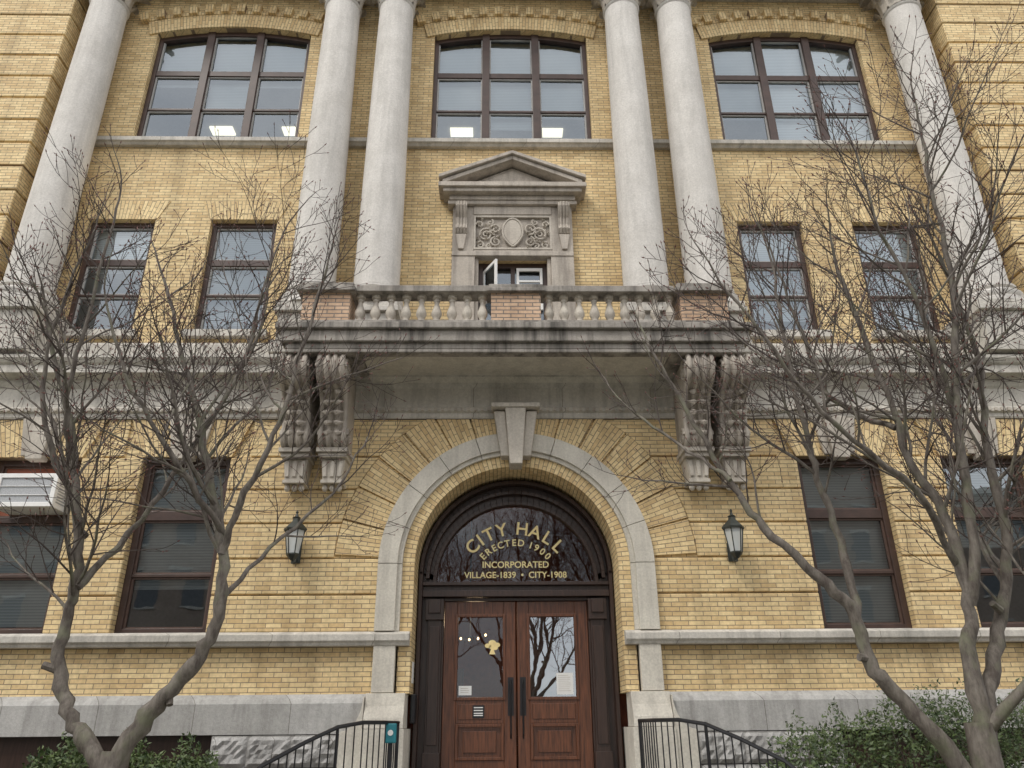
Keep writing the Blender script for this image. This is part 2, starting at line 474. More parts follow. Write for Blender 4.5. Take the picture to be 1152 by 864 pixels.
def column(cx,cy=.10):
    mb=MB(); z0,z1=8.40,15.22
    pr=[]
    for k in range(13):
        t=k/12; r=.415-.05*(t**1.6); pr.append((r,z0+(z1-z0)*t))
    pr+=[(.39,z1+.02),(.40,z1+.05),(.37,z1+.08)]
    mb.lathe(pr,cx,cy,0,32)
    base=[(.56,8.02),(.56,8.10),(.54,8.12),(.57,8.17),(.57,8.22),(.52,8.26),(.47,8.28),(.46,8.31),(.50,8.34),(.50,8.38),(.43,8.41)]
    if abs(cx)<5: base=[(r*.88,z) for r,z in base]
    mb.lathe(base,cx,cy,0,32)
    mkobj('column_shaft',mb,M_col,B,smooth=True)
    mb=MB()
    q=0 if abs(cx)>5 else .11
    mb.box(cx-.58+q,cx+.58-q,cy-.55+q,cy+.5,7.92,8.03)
    mb.box(cx-.60+q,cx+.60-q,cy-.58+q,cy+.5,7.82,7.918)
    mb.box(cx-.53+q,cx+.53-q,cy-.50+q,cy+.5,7.28,7.82)
    mb.box(cx-.60+q,cx+.60-q,cy-.57+q,cy+.5,7.05,7.278)
    mkobj('column_pedestal',mb,M_lime,B,bevel=.012)
    mb=MB()
    dz=-.10
    bell=[(.36,15.40+dz),(.36,15.9+dz),(.42,16.02+dz),(.50,16.08)]
    mb.lathe(bell,cx,cy,0,24)
    for row,(zb,h,n,ro,out) in enumerate(((15.40,.30,8,0,.17),(15.45,.50,8,.39,.20),(15.6,.48,4,.785,.36))):
        for k in range(n):
            a=2*math.pi*k/n+ro
            dr=Vector((math.cos(a),math.sin(a),0)); tn=Vector((-math.sin(a),math.cos(a),0))
            vs=[];K=6
            for i in range(K+1):
                t=i/K; rr=.37+ (out*(t**2.2)); zz=zb+dz+h*math.sin(min(t*1.15,1.25)*math.pi/2*.95)- (.05 if i==K else 0)
                w=.12*(1-.35*t)*(1+.25*math.sin(t*9))
                for j in (-1,0,1):
                    vs.append(Vector((cx,cy,zz))+dr*(rr+(.03 if j==0 else 0))+tn*w*j)
            fs=[]
            for i in range(K):
                for j in range(2):
                    q=i*3+j; fs.append((q,q+1,q+4,q+3))
            mb.add(vs,fs)
    mb.box(cx-.55,cx+.55,cy-.48,cy+.5,16.06,16.197)
    mkobj('column_capital',mb,M_balu,B,recalc=False)
for x in (-8.74,-3.67,-2.50,2.43,3.58,8.68): column(x)

# ------------------------------------------------------------------ windows
def window(name,xc,w,z0,z1,yg,mulls=(),rails=(),arc=False,blinds=None,fr=.09,sash=M_sash,thick=.1,skipglass=None,bm_=None):
    e=empty(name,B); h=w/2
    mb=MB()
    mb.box(xc-h,xc-h+fr,yg-.08,yg+.06,z0,z1); mb.box(xc+h-fr,xc+h,yg-.08,yg+.06,z0,z1)
    mb.box(xc-h+fr,xc+h-fr,yg-.08,yg+.06,z0,z0+fr*.9)
    if arc:
        K=16; P=[]
        for k in range(K+1):
            x=-h+fr+2*(h-fr)*k/K; P.append((xc+x,ZA+math.sqrt(RA*RA-x*x)+.02))
        for k in range(K,-1,-1):
            x=-h+fr+2*(h-fr)*k/K; P.append((xc+x,ZA+math.sqrt(RA*RA-x*x)-fr*1.1))
        mb.prism(P,yg-.08,yg+.06)
    else: mb.box(xc-h+fr,xc+h-fr,yg-.08,yg+.06,z1-fr,z1)
    for m in mulls: mb.box(xc+m-thick/2,xc+m+thick/2,yg-.11,yg+.055,z0+fr*.9,z1-(.03 if arc else fr))
    xs=[xc-h+fr]+[xc+m for m in mulls]+[xc+h-fr]
    for zr,t in rails:
        for i in range(len(xs)-1):
            a=xs[i]+(thick/2 if i>0 else 0); b_=xs[i+1]-(thick/2 if i<len(xs)-2 else 0)
            mb.box(a,b_,yg-.065,yg+.05,zr-t/2,zr+t/2)
    mkobj('frame',mb,M_frame,e,bevel=.006)
    zl=[z0+fr*.9]+[r[0] for r in rails]+[z1-(.12 if arc else fr)]
    th=[0]+[r[1]/2 for r in rails]+[0]
    ms=MB(); mg=MB()
    for i in range(len(xs)-1):
        a=xs[i]+(thick/2 if i>0 else 0); b_=xs[i+1]-(thick/2 if i<len(xs)-2 else 0)
        for j in range(len(zl)-1):
            c=zl[j]+th[j]; d=zl[j+1]-th[j+1]; q=.028
            ms.box(a,a+q,yg-.035,yg+.02,c,d); ms.box(b_-q,b_,yg-.035,yg+.02,c,d)
            ms.box(a+q,b_-q,yg-.035,yg+.02,c,c+q); ms.box(a+q,b_-q,yg-.035,yg+.02,d-q,d)
            if skipglass==j: continue
            tx=random.uniform(-.005,.005); tz=random.uniform(-.006,.006)
            dd=d+(.12 if arc and j==len(zl)-2 else 0)
            mg.add([(a,yg-tx-tz,c),(b_,yg+tx-tz,c),(b_,yg+tx+tz,dd),(a,yg-tx+tz,dd)],[(0,1,2,3)])
    mkobj('sash',ms,sash,e); mkobj('glass',mg,M_glass,e,recalc=False)
    if blinds:
        for bl in blinds:
            mbl=MB()
            (bx0,bx1,bz0,bz1)=bl[:4]
            mbl.add([(xc+bx0,yg+.14,bz0),(xc+bx1,yg+.14,bz0),(xc+bx1,yg+.14,bz1),(xc+bx0,yg+.14,bz1)],[(0,1,2,3)])
            mkobj('blind',mbl,bl[4] if len(bl)>4 else (bm_ or M_blind),e,recalc=False)
    return e
yg=YU+.2
ra3=((14.10,.13),(13.12,.05))
ra3=tuple(sorted(ra3))
window('third_floor_window',-XS,2*SEG,SILL,CR+.03,yg,(-.55,.55),ra3,arc=True,thick=.16,blinds=[(-1.65,1.65,13.9,15.3),(-.46,.46,13.3,13.9)])
window('third_floor_window',0,2*SEG,SILL,CR+.03,yg,(-.55,.55),ra3,arc=True,thick=.16,blinds=[(-.46,.46,12.8,15.3),(-1.65,-.62,13.3,15.3),(.62,1.65,13.1,15.3)])
window('third_floor_window',XS,2*SEG,SILL,CR+.03,yg,(-.55,.55),ra3,arc=True,thick=.16,blinds=[(-1.65,-.55,13.1,15.3),(-.46,.46,12.25,15.3,M_blindw),(.62,1.65,12.25,15.3,M_blindw)])
for i,((x,hh),bl) in enumerate(zip(W2,(9.3,8.2,8.3,7.95))):
    window('second_floor_window',x,2*hh,7.9,10.3,yg,(),((8.72,.045),(9.42,.13)),blinds=[(-.6,.6,bl,10.3)],bm_=M_blindw if i!=1 else M_blind)
for i,x in enumerate((-5.35,5.35,7.75)):
    window('ground_floor_window',x,1.42,2.6,5.35,.24,(),((3.48,.05),(4.42,.15)),fr=.1,sash=M_sashd,blinds=[(-.65,.65,(3.3,2.75,3.9)[i],5.35)],bm_=M_blindg)
window('ground_floor_window',-7.75,1.42,2.6,5.35,.24,(),((3.48,.05),(4.36,.1)),fr=.1,sash=M_sashd,blinds=[(-.65,.65,2.75,4.3)],skipglass=2,bm_=M_blindg)
mb=MB(); mb.box(-8.36,-7.14,.22,.26,4.42,5.26); M_redp=plain('red_brown_panel',(.24,.07,.035),.6,var=.3,scale=3,stretch=(1,1,10)); mkobj('window_infill_panel',mb,M_redp,B)

e=empty('balcony_doorway',B)
mb=MB()
mb.box(-1.17,-.73,YU-.16,YU+.02,7.1,9.46); mb.box(.73,1.17,YU-.16,YU+.02,7.1,9.46)
mb.box(-.73,-.66,YU-.10,YU+.3,7.1,9.40); mb.box(.66,.73,YU-.10,YU+.3,7.1,9.40)
mb.box(-1.17,1.17,YU-.18,YU+.02,9.405,9.50)
mb.box(-1.17,-.76,YU-.15,YU+.0,9.50,10.52); mb.box(.76,1.17,YU-.15,YU,9.50,10.52)
mb.box(-.76,.76,YU-.17,YU,10.33,10.52); mb.box(-.76,.76,YU-.09,YU,9.50,10.33)
mb.box(-.76,.76,YU-.14,YU-.09,9.50,9.56)
mb.box(-1.27,1.27,YU-.24,YU,10.52,10.60)
mb.box(-1.36,1.36,YU-.40,YU,10.70,10.78)
mb.box(-1.24,1.24,YU-.27,YU,10.60,10.70)
mb.box(-1.45,1.45,YU-.46,YU,10.78,10.88)
apx=11.46
def rake(t0,t1,w,y):
    for s in (1,-1):
        P=[(s*w,10.885+t0),(s*w,10.885+t1),(0,apx+t1),(0,apx+t0)]
        mb.prism(P,y,YU)
rake(.0,.09,1.38,YU-.40); rake(.092,.17,1.45,YU-.46)
mb.prism([(-1.2,10.885),(1.2,10.885),(0,apx-.03)],YU-.16,YU)
mb.prism([(-.95,10.92),(.95,10.92),(0,apx-.12)],YU-.19,YU-.16)
mkobj('aedicule',mb,M_med,e,bevel=.01)
mb=MB()
for s in (1,-1):
    prof=[(YU,10.515),(YU-.32,10.515),(YU-.34,10.42),(YU-.29,10.32),(YU-.22,10.22),(YU-.2,10.08),(YU-.24,9.98),(YU-.18,9.90),(YU,9.88)]
    mb.profx(prof,s*1.0-.11,s*1.0+.11)
    for dx in (-.06,0,.06): mb.tube([(s*1.0+dx,y-.005,z) for y,z in prof[1:8]],.022,6)
    mb.prism([(s*1.0-.10,9.87),(s*1.0+.10,9.87),(s*1.0+.05,9.55),(s*1.0-.05,9.55)],YU-.2,YU-.14)
mkobj('pediment_consoles',mb,M_med,e)
mb=MB(); yp=YU-.10
sh=[]
for k in range(25):
    a=2*math.pi*k/24
    x=.17*math.sin(a); z=.22*math.cos(a)
    if z<0: x*= (1-(-z/.22)**2*.55)
    sh.append((x,9.93+z*1.25))
mb.prism(sh[:-1],yp-.07,yp)
mb.tube([(x*1.15,yp-.06,9.93+(z-9.93)*1.12) for x,z in sh],.022,6)
def spiral(cx,cz,r,turns,a0,dirn,w=.022):
    pts=[]; n=int(turns*14)
    for i in range(n+1):
        t=i/n; a=a0+dirn*t*turns*2*math.pi; rr=r*(1-t*.85)
        pts.append((cx+rr*math.cos(a),yp-.03,cz+rr*math.sin(a)))
    mb.tube(pts,[w*(1-.4*i/n) for i in range(n+1)],5)
for s in (1,-1):
    for (x,z,r,t,a,d) in ((.33,10.02,.13,1.6,-1.5,1),(.33,9.74,.11,1.5,1.4,-1),(.52,9.90,.15,1.8,2.6,-1),(.64,10.12,.07,1.3,0,1),(.63,9.66,.08,1.3,1,1),(.44,10.17,.07,1.2,2,1),(.46,9.64,.06,1.2,2,-1)):
        spiral(s*x,z,r,t,a if s>0 else math.pi-a,d*s)
    for k in range(22):
        x=random.uniform(.24,.68); z=random.uniform(9.62,10.24); a=random.uniform(0,6.28); l=random.uniform(.05,.11)
        mb.tube([(s*x,yp,z),(s*x+l*.5*math.cos(a),yp-.05,z+l*.5*math.sin(a)),(s*x+l*math.cos(a),yp-.01,z+l*math.sin(a))],[.008,.028,.004],5)
mb.box(-.76,.76,yp-.05,yp,9.562,9.60); mb.box(-.76,.76,yp-.05,yp,10.28,10.328); mb.box(-.76,-.72,yp-.05,yp,9.6,10.28); mb.box(.72,.76,yp-.05,yp,9.6,10.28)
mkobj('shield_relief',mb,M_balu,e,smooth=True)
mb=MB()
mb.box(-.66,-.58,YU+.1,YU+.2,7.1,9.40); mb.box(.58,.66,YU+.1,YU+.2,7.1,9.40); mb.box(-.58,.58,YU+.1,YU+.2,9.30,9.40); mb.box(-.04,.04,YU+.1,YU+.2,7.1,9.3)
mb.box(-.58,-.04,YU+.12,YU+.18,8.78,8.85);mb.box(.04,.58,YU+.12,YU+.18,8.78,8.85)
mkobj('door_frame',mb,M_frame,e)
mb=MB()
c,s_=math.cos(R(62)),math.sin(R(62))
def leaf(mb,u0,u1,z0,z1,t=.02):
    vs=[]
    for u,tt in ((u0,-t),(u1,-t),(u1,t),(u0,t)):
        x=-.56+u*c+tt*s_; y=YU+.1-u*s_+tt*c
        vs.append((x,y))
    mb.add([(x,y,z0) for x,y in vs]+[(x,y,z1) for x,y in vs],[(0,3,2,1),(4,5,6,7),(0,1,5,4),(1,2,6,5),(2,3,7,6),(3,0,4,7)])
leaf(mb,0,.05,8.5,9.22); leaf(mb,.47,.52,8.5,9.22); leaf(mb,.05,.47,9.16,9.22); leaf(mb,.05,.47,8.5,8.56)
mb.box(.07,.12,YU+.06,YU+.1,8.4,9.28); mb.box(.52,.57,YU+.06,YU+.1,8.4,9.28); mb.box(.12,.52,YU+.06,YU+.1,9.22,9.28);mb.box(.12,.52,YU+.06,YU+.1,8.98,9.02)
mkobj('white_casement',mb,M_white,e)
mb=MB(); leaf(mb,.05,.47,8.56,9.16,.002); mb.add([(-.58,YU+.15,7.1),(.58,YU+.15,7.1),(.58,YU+.15,9.3),(-.58,YU+.15,9.3)],[(0,1,2,3)])
mkobj('door_glass',mb,M_glass,e,recalc=False)

# ------------------------------------------------------------------ balcony
bal=empty('balcony',B)
mb=MB()
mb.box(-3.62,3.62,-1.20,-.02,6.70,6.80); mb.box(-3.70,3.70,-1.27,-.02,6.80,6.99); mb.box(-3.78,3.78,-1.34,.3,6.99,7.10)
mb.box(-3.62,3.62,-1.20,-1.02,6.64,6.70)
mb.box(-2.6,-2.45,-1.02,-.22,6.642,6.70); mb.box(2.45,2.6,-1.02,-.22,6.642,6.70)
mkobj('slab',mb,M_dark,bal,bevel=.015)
mb=MB(); mb.box(-2.44,2.44,-1.015,-.14,6.685,6.698); mb.profx([(-.02,6.55),(-.14,6.62),(-.2,6.683),(-.02,6.683)],-2.44,2.44)
mkobj('soffit_panel',mb,M_ring,bal)
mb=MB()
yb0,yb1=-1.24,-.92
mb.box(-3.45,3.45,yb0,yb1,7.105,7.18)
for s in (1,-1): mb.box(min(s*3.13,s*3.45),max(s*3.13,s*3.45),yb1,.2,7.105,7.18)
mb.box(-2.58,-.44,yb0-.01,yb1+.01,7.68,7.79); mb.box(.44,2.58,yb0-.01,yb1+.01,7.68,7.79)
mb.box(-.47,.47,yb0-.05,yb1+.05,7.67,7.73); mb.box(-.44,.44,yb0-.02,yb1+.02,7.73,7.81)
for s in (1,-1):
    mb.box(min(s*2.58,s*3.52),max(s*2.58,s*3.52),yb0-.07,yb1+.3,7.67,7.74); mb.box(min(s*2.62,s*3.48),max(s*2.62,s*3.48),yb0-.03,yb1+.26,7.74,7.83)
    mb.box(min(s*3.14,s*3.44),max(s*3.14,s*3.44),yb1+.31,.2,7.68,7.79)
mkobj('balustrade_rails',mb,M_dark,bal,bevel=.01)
mb=MB()
for x0,x1,yy in ((-3.43,-2.67,.22),(-.40,.40,0),(2.67,3.43,.22)): mb.box(x0,x1,yb0+.03,yb1-.03+yy,7.18,7.67)
mkobj('brick_posts',mb,M_brickpink,bal)
mb=MB()
bp=[(.08,0),(.08,.05),(.05,.06),(.045,.08),(.062,.11),(.084,.16),(.084,.20),(.065,.26),(.042,.33),(.036,.38),(.052,.40),(.052,.415),(.04,.43),(.075,.45),(.075,.50)]
def baluster(x,y): mb.lathe(bp,x,y,7.18,14)
for s in (1,-1):
    for k in range(9): baluster(s*(.54+k*.2475),(yb0+yb1)/2)
    for k in range(4): baluster(s*3.29,-.48+k*.2)
mkobj('balusters',mb,M_balu,bal,smooth=True)
def console(cx):
    c=empty('balcony_console',B)
    mb=MB(); w=.215
    prof=[(0,6.635),(-1.10,6.635),(-1.14,6.56),(-1.15,6.46),(-1.12,6.36),(-1.04,6.27),(-.92,6.22),(-.80,6.17),(-.69,6.07),(-.61,5.94),(-.56,5.80),(-.54,5.68),(-.57,5.57),(-.58,5.48),(-.53,5.40),(-.44,5.35),(0,5.35)]
    mb.profx(prof,cx-w,cx+w)
    mkobj('scroll_body',mb,M_med,c)
    mb=MB()
    fp=prof[1:16]
    for dx in (-.18,-.06,.06,.18): mb.tube([(cx+dx,y-.004,z) for y,z in fp],.042,8)
    for sx in (1,-1):
        for (cy,cz,r) in ((-.93,6.44,.19),(-.42,5.52,.14)):
            pts=[];n=30
            for i in range(n+1):
                t=i/n; a=t*2.1*2*math.pi; rr=r*(1-.85*t)
                pts.append((cx+sx*(w+.005),cy-rr*math.cos(a),cz+rr*math.sin(a)))
            mb.tube(pts,[.03*(1-.4*i/n) for i in range(n+1)],6)
            mb.lathe([(.03,-.03),(.045,0),(.03,.03)],cx+sx*w,cy,cz,8)
    for j in range(5):
        z=6.18-j*.15; y=-.80+j*.06
        for sx in (1,-1):
            mb.tube([(cx,y+.02,z),(cx+sx*.08,y-.07,z-.05),(cx+sx*.17,y-.02,z-.02)],[.02,.045,.01],6)
    mkobj('scroll_carving',mb,M_med,c,smooth=True)
    mb=MB()
    mb.box(cx-.25,cx+.25,-.50,-.0,5.27,5.345); mb.box(cx-.22,cx+.22,-.45,-.0,5.20,5.268)
    P=[(cx-.19,5.198),(cx+.19,5.198),(cx+.145,4.86),(cx-.145,4.86)]
    mb.prism(P,-.34,0)
    mb.box(cx-.17,cx+.17,-.36,0,4.80,4.858)
    for dx in (-.11,0,.11):
        mb.prism([(cx+dx*1.2-.035,5.16),(cx+dx*1.2+.035,5.16),(cx+dx+.03,4.9),(cx+dx-.03,4.9)],-.37,-.33)
        mb.lathe([(.02,.0),(.05,.04),(.04,.1)],cx+dx,-.25,4.69,8)
    mkobj('pendant',mb,M_balu,c,bevel=.008)
for x in (-3.49,-2.90,2.90,3.49): console(x)

# ------------------------------------------------------------------ entrance
en=empty('entrance_doors',B)
YD=.78
mb=MB()
K=40; FC=3.44; FRr=1.29
for k in range(K):
    t0=math.pi*k/K; t1=math.pi*(k+1)/K
    o=lambda t:(1.585*math.cos(t),ZC+1.585*math.sin(t)); i_=lambda t,r=FRr:(r*math.cos(t),FC+r*math.sin(t))
    mb.prism([i_(t0),o(t0),o(t1),i_(t1)],YD-.02,YD+.08)
for r0,r1,y in ((1.29,1.35,.07),(1.40,1.46,.12),(1.50,1.56,.20)):
    for k in range(K):
        t0=math.pi*k/K; t1=math.pi*(k+1)/K
        cz=FC+(ZC-FC)*(r0-1.29)/.29
        mb.prism([(r0*math.cos(t0),cz+r0*math.sin(t0)),(r1*math.cos(t0),cz+r1*math.sin(t0)),(r1*math.cos(t1),cz+r1*math.sin(t1)),(r0*math.cos(t1),cz+r0*math.sin(t1))],YD-y,YD-.02)
for s in (1,-1):
    a=lambda p,q:(min(s*p,s*q),max(s*p,s*q))
    mb.box(*a(1.29,1.585),YD-.02,YD+.08,.65,ZC)
    mb.box(*a(1.50,1.56),YD-.20,YD-.02,.65,ZC); mb.box(*a(1.15,1.29),YD-.04,YD+.08,.65,3.2)
    mb.box(*a(1.18,1.40),YD-.10,YD-.041,.65,3.16); mb.box(*a(1.16,1.42),YD-.13,YD-.04,.65,.95); mb.box(*a(1.21,1.37),YD-.13,YD-.09,1.05,2.75)
    mb.box(*a(1.15,1.44),YD-.16,YD-.04,2.85,3.16)
    mb.box(*a(1.20,1.39),YD-.20,YD-.16,2.95,3.16)
mb.box(-1.50,1.50,YD-.16,YD+.08,3.205,3.30); mb.box(-1.50,1.50,YD-.10,YD+.08,3.30,3.38); mb.box(-1.5,1.5,YD-.18,YD+.08,3.38,3.435); mb.box(-1.15,1.15,YD-.04,YD+.08,3.15,3.2)
mkobj('arched_wood_frame',mb,M_wood,en,bevel=.006)
mb=MB()
P=[(1.3*math.cos(math.pi*k/30),FC+1.3*math.sin(math.pi*k/30)) for k in range(31)]
mb.add([(x,YD+.03,z) for x,z in P],[tuple(range(31))])
mkobj('fanlight_glass',mb,M_glassd,en,recalc=False)
for s in (1,-1):
    d=empty('door_leaf',en)
    a=lambda p,q:(min(s*p,s*q),max(s*p,s*q))
    mb=MB(); y0,y1=YD-.0,YD+.055
    mb.box(*a(.012,.20),y0,y1,.66,3.145); mb.box(*a(.94,1.145),y0,y1,.66,3.145)
    mb.box(*a(.20,.94),y0,y1,2.92,3.145); mb.box(*a(.20,.94),y0,y1,1.34,1.70); mb.box(*a(.20,.94),y0,y1,.66,.84)
    mb.box(*a(.20,.94),y0+.03,y1-.005,.84,1.34); 
    for (x0,x1,z0,z1) in ((.17,.97,1.67,2.95),(.20,.94,.84,1.34)):
        m_=.045
        mb.box(*a(x0,x0+m_),y0-.022,y0,z0,z1); mb.box(*a(x1-m_,x1),y0-.022,y0,z0,z1)
        mb.box(*a(x0+m_,x1-m_),y0-.022,y0,z0,z0+m_); mb.box(*a(x0+m_,x1-m_),y0-.022,y0,z1-m_,z1)
    mb.box(*a(.32,.82),y0+.008,y0+.03,.94,1.24)
    mb.box(*a(.24,.90),y0-.012,y0,1.40,1.62)
    mkobj('leaf_wood',mb,M_door,d,bevel=.006)
    mb=MB(); x0,x1=a(.21,.93)
    mb.add([(x0,y0+.03,1.70),(x1,y0+.03,1.70),(x1,y0+.03,2.92),(x0,y0+.03,2.92)],[(0,1,2,3)])
    mkobj('leaf_glass',mb,M_glassdoor if s>0 else M_glassd,d,recalc=False)
    mb=MB()
    mb.box(*a(.05,.14),y0-.008,y0,1.45,2.0)
    mb.tube([(s*.095,y0-.005,1.95),(s*.095,y0-.07,1.9),(s*.095,y0-.075,1.5),(s*.095,y0-.07,1.2),(s*.095,y0-.005,1.14)],.013,8)
    mkobj('pull_handle',mb,M_iron,d)
mb=MB()
mb.box(-2.2,-2.1,.95,5,.5,5.3); mb.box(2.1,2.2,.95,5,.5,5.3); mb.box(-2.1,2.1,5,5.1,.5,5.3); mb.box(-2.1,2.1,.95,5,5.2,5.3)
mb.box(-2.1,-1.6,.87,.95,.5,5.3); mb.box(1.6,2.1,.87,.95,.5,5.3)
mkobj('vestibule_walls',mb,M_hall,en)
mb=MB()
for k in range(9): mb.box(-.2,2.0,3.2+.2*k,4.9,.5+.16*k,.66+.16*k)
mb.box(-.32,-.22,3.0,3.1,.5,1.7); mb.box(-1.6,-1.0,4.93,4.98,1.6,2.4)
mkobj('hall_staircase',mb,M_door,en)
mb=MB(); mc=MB()
for k,(x,z) in enumerate(((-1.10,2.86),(-.98,2.80),(-.82,2.78),(-.66,2.80),(-.52,2.86))):
    mb.lathe([(.005,-.025),(.02,-.01),(.02,.01),(.005,.025)],x,3.0,z,8)
    mc.tube([(x,3.0,z+.02),(x*.5-.40,3.0,z-.06),(-.81,3.0,2.85)],.01,5)
mc.tube([(-.81,3.0,2.7),(-.81,3.0,5.2)],.012,5)
mkobj('chandelier_bulbs',mb,M_bulb,en); mkobj('chandelier_arms',mc,M_iron,en)
hl=bpy.data.lights.new('hall_lamp','POINT'); hl.energy=14; hl.color=(1,.7,.42); hl.shadow_soft_size=.15
ho=bpy.data.objects.new('hall_lamp_light',hl); sc.collection.objects.link(ho); ho.location=(-.7,2.7,3.1); ho.parent=en
def letter(ch,x,z,size,rot,parent=en,y=YD+.012,mat=M_gold,bold=.0022):
    cu=bpy.data.curves.new('text','FONT'); cu.body=ch; cu.size=size; cu.align_x='CENTER'; cu.extrude=.003; cu.offset=bold
    cu.materials.append(mat)
    o=bpy.data.objects.new('gold_letters',cu); sc.collection.objects.link(o); o.parent=parent
    o.location=(x,y,z); o.rotation_euler=(math.pi/2,rot,0); return o
def arctext(t,r,size,span,cz,bold):
    W={'I':.5,' ':.55,'1':.8}
    ws=[W.get(c,1) for c in t]; tot=sum(ws); acc=0
    for c_,w in zip(t,ws):
        a=R(-span/2+span*(acc+w/2)/tot); acc+=w
        if c_!=' ': letter(c_,r*math.sin(a),cz+r*math.cos(a),size,a,bold=bold)
arctext('CITY HALL',.90,.30,104,3.34,.004)
arctext('ERECTED 1900',.70,.155,100,3.35,.0025)
letter('INCORPORATED',0,3.69,.145,0); letter('VILLAGE-1839  •  CITY-1908',0,3.525,.140,0)
mb=MB()
for dx,dz,r in ((-.07,0,.05),(0,.045,.06),(.07,.01,.055),(0,-.02,.05),(.045,-.035,.045)):
    mb.prism([(-.38+dx+r*math.cos(a*math.pi/6),2.47+dz+r*.7*math.sin(a*math.pi/6)) for a in range(12)],YD+.012+r*.02,YD+.02+r*.02)
mb.prism([(-.43,2.34),(-.33,2.34),(-.365,2.43),(-.395,2.43)],YD+.006,YD+.012)
mkobj('gold_tree_emblem',mb,M_gold,en)
mb=MB(); mb.box(-.68,-.50,YD-.018,YD-.0125,1.42,1.60)
o=mkobj('no_smoking_sign',mb,M_iron)
mb=MB()
for z in (1.56,1.52,1.48,1.45): mb.box(-.66,-.52,YD-.0195,YD-.0183,z,z+.015)
mkobj('sign_text',mb,M_paper,o)
for (x0,x1,z0,z1) in ((-.90,-.70,1.745,1.88),(.62,.88,1.745,2.06)):
    mb=MB(); mb.box(x0,x1,YD+.012,YD+.016,z0,z1); o=mkobj('paper_notice',mb,M_paper)
    mb=MB()
    k=z1-.04
    while k>z0+.03: mb.box(x0+.03,x1-.03-random.uniform(0,.05),YD+.0108,YD+.0118,k,k+.005); k-=.028
    mkobj('print',mb,M_med,o)
mb=MB(); mb.box(-1.578,-1.565,.25,.42,1.9,2.2); mkobj('paper_notice',mb,M_paper)
mb=MB(); mb.box(-1.578,-1.50,.22,.40,1.35,1.75); mkobj('mail_box',mb,M_iron,bevel=.02)
st=MB()
st.box(-1.58,1.58,-.35,.9,.0,.65); 
for i,(z,y) in enumerate(((.65,-1.5),(.49,-1.85),(.325,-2.2),(.16,-2.55))): st.box(-2.1-.12*i,2.1+.12*i,y,-.27 if i==0 else y+.352,0,z-.001*i)
mkobj('entrance_steps',st,M_base,None,bevel=.01)

def handrail(s):
    e=empty('handrail')
    pts=[(s*1.66,-.45,1.36),(s*1.72,-1.3,1.36),(s*1.95,-1.65,1.36),(s*2.2,-1.95,1.31),(s*2.5,-2.3,1.15),(s*2.85,-2.7,.93),(s*2.95,-2.85,.81)]
    mb=MB(); mb.tube(pts,.024,8)
    low=[(x,y,z-.78) for x,y,z in pts]; mb.tube([(x,y,max(z,.10)) for x,y,z in low],.014,6)
    for i in range(len(pts)-1):
        a=Vector(pts[i]); b_=Vector(pts[i+1]); n=max(1,round((b_-a).length/.115))
        for k in range(n):
            p=a.lerp(b_,k/n); mb.tube([p,(p.x,p.y,max(p.z-.80,.05))],.009,5)
    for p in (pts[0],pts[3],pts[-1]): mb.tube([(p[0],p[1],p[2]+.02),(p[0],p[1],.0)],.02,6)
    mkobj('rails',mb,M_iron,e,smooth=True)
handrail(-1); handrail(1)
mb=MB(); mb.box(-1.73,-1.59,-1.24,-1.15,1.12,1.35); M_teal=plain('teal_plastic',(.02,.20,.24),.4); o=mkobj('door_button_box',mb,M_teal,None,bevel=.015)
mb=MB(); mb.lathe([(.001,0),(.035,0),(.035,.01),(.001,.01)],0,0,0,12); q=mkobj('button',mb,M_white,o); q.location=(-1.66,-1.24,1.24); q.rotation_euler=(R(90),0,0)
mb=MB(); mb.box(-1.68,-1.64,-1.18,-1.15,.6,1.12); mkobj('post',mb,M_iron,o)

m,nt,b=newmat('lantern_glass'); b.inputs['Base Color'].default_value=(.78,.82,.82,1); b.inputs['Roughness'].default_value=.2; b.inputs['Alpha'].default_value=.65; M_lg=m
M_bronze=plain('bronze_lantern',(.05,.055,.048),.5,.3)
def lantern(x):
    e=empty('wall_lantern'); y=-.26; z=3.62
    mb=MB()
    mb.box(x-.06,x+.06,-.03,-.002,3.62,3.90)
    mb.tube([(x,-.02,3.70),(x,-.12,3.60),(x,y,3.58),(x,y,3.66)],.016,6)
    mb.lathe([(.03,-.06),(.06,-.03),(.085,0),(.10,.02),(.10,.04)],x,y,z+.06,6)
    mb.lathe([(.175,0),(.18,.025),(.12,.09),(.06,.15),(.055,.19),(.07,.20),(.03,.225),(.015,.27),(.025,.29),(.005,.32)],x,y,z+.45,6)
    for k in range(6):
        a=2*math.pi*k/6
        mb.tube([(x+.095*math.cos(a),y+.095*math.sin(a),z+.09),(x+.15*math.cos(a),y+.15*math.sin(a),z+.46)],.009,5)
    mkobj('lantern_metal',mb,M_bronze,e)
    mb=MB(); mb.lathe([(.088,.10),(.142,.45)],x,y,z,6)
    mkobj('lantern_glass',mb,M_lg,e)
    mb=MB(); mb.lathe([(.02,0),(.035,.08),(.03,.16),(.004,.2)],x,y,z+.12,10); mkobj('candle_lamp',mb,M_white,e)
lantern(-3.40); lantern(3.36)
e=empty('air_conditioner')
mb=MB(); x0,x1,y0,y1,z0,z1=-8.10,-7.16,-.32,.25,4.45,4.98
mb.box(x0,x1,y0+.03,y1,z0,z1)
for a in ((x0,x0+.07,z0,z1),(x1-.07,x1,z0,z1),(x0+.07,x1-.07,z0,z0+.07),(x0+.07,x1-.07,z1-.07,z1)): mb.box(a[0],a[1],y0,y0+.03,a[2],a[3])
for k in range(2): mb.box(x0+.07,x1-.07,y0+.005,y0+.02,z0+.18+k*.14,z0+.19+k*.14)
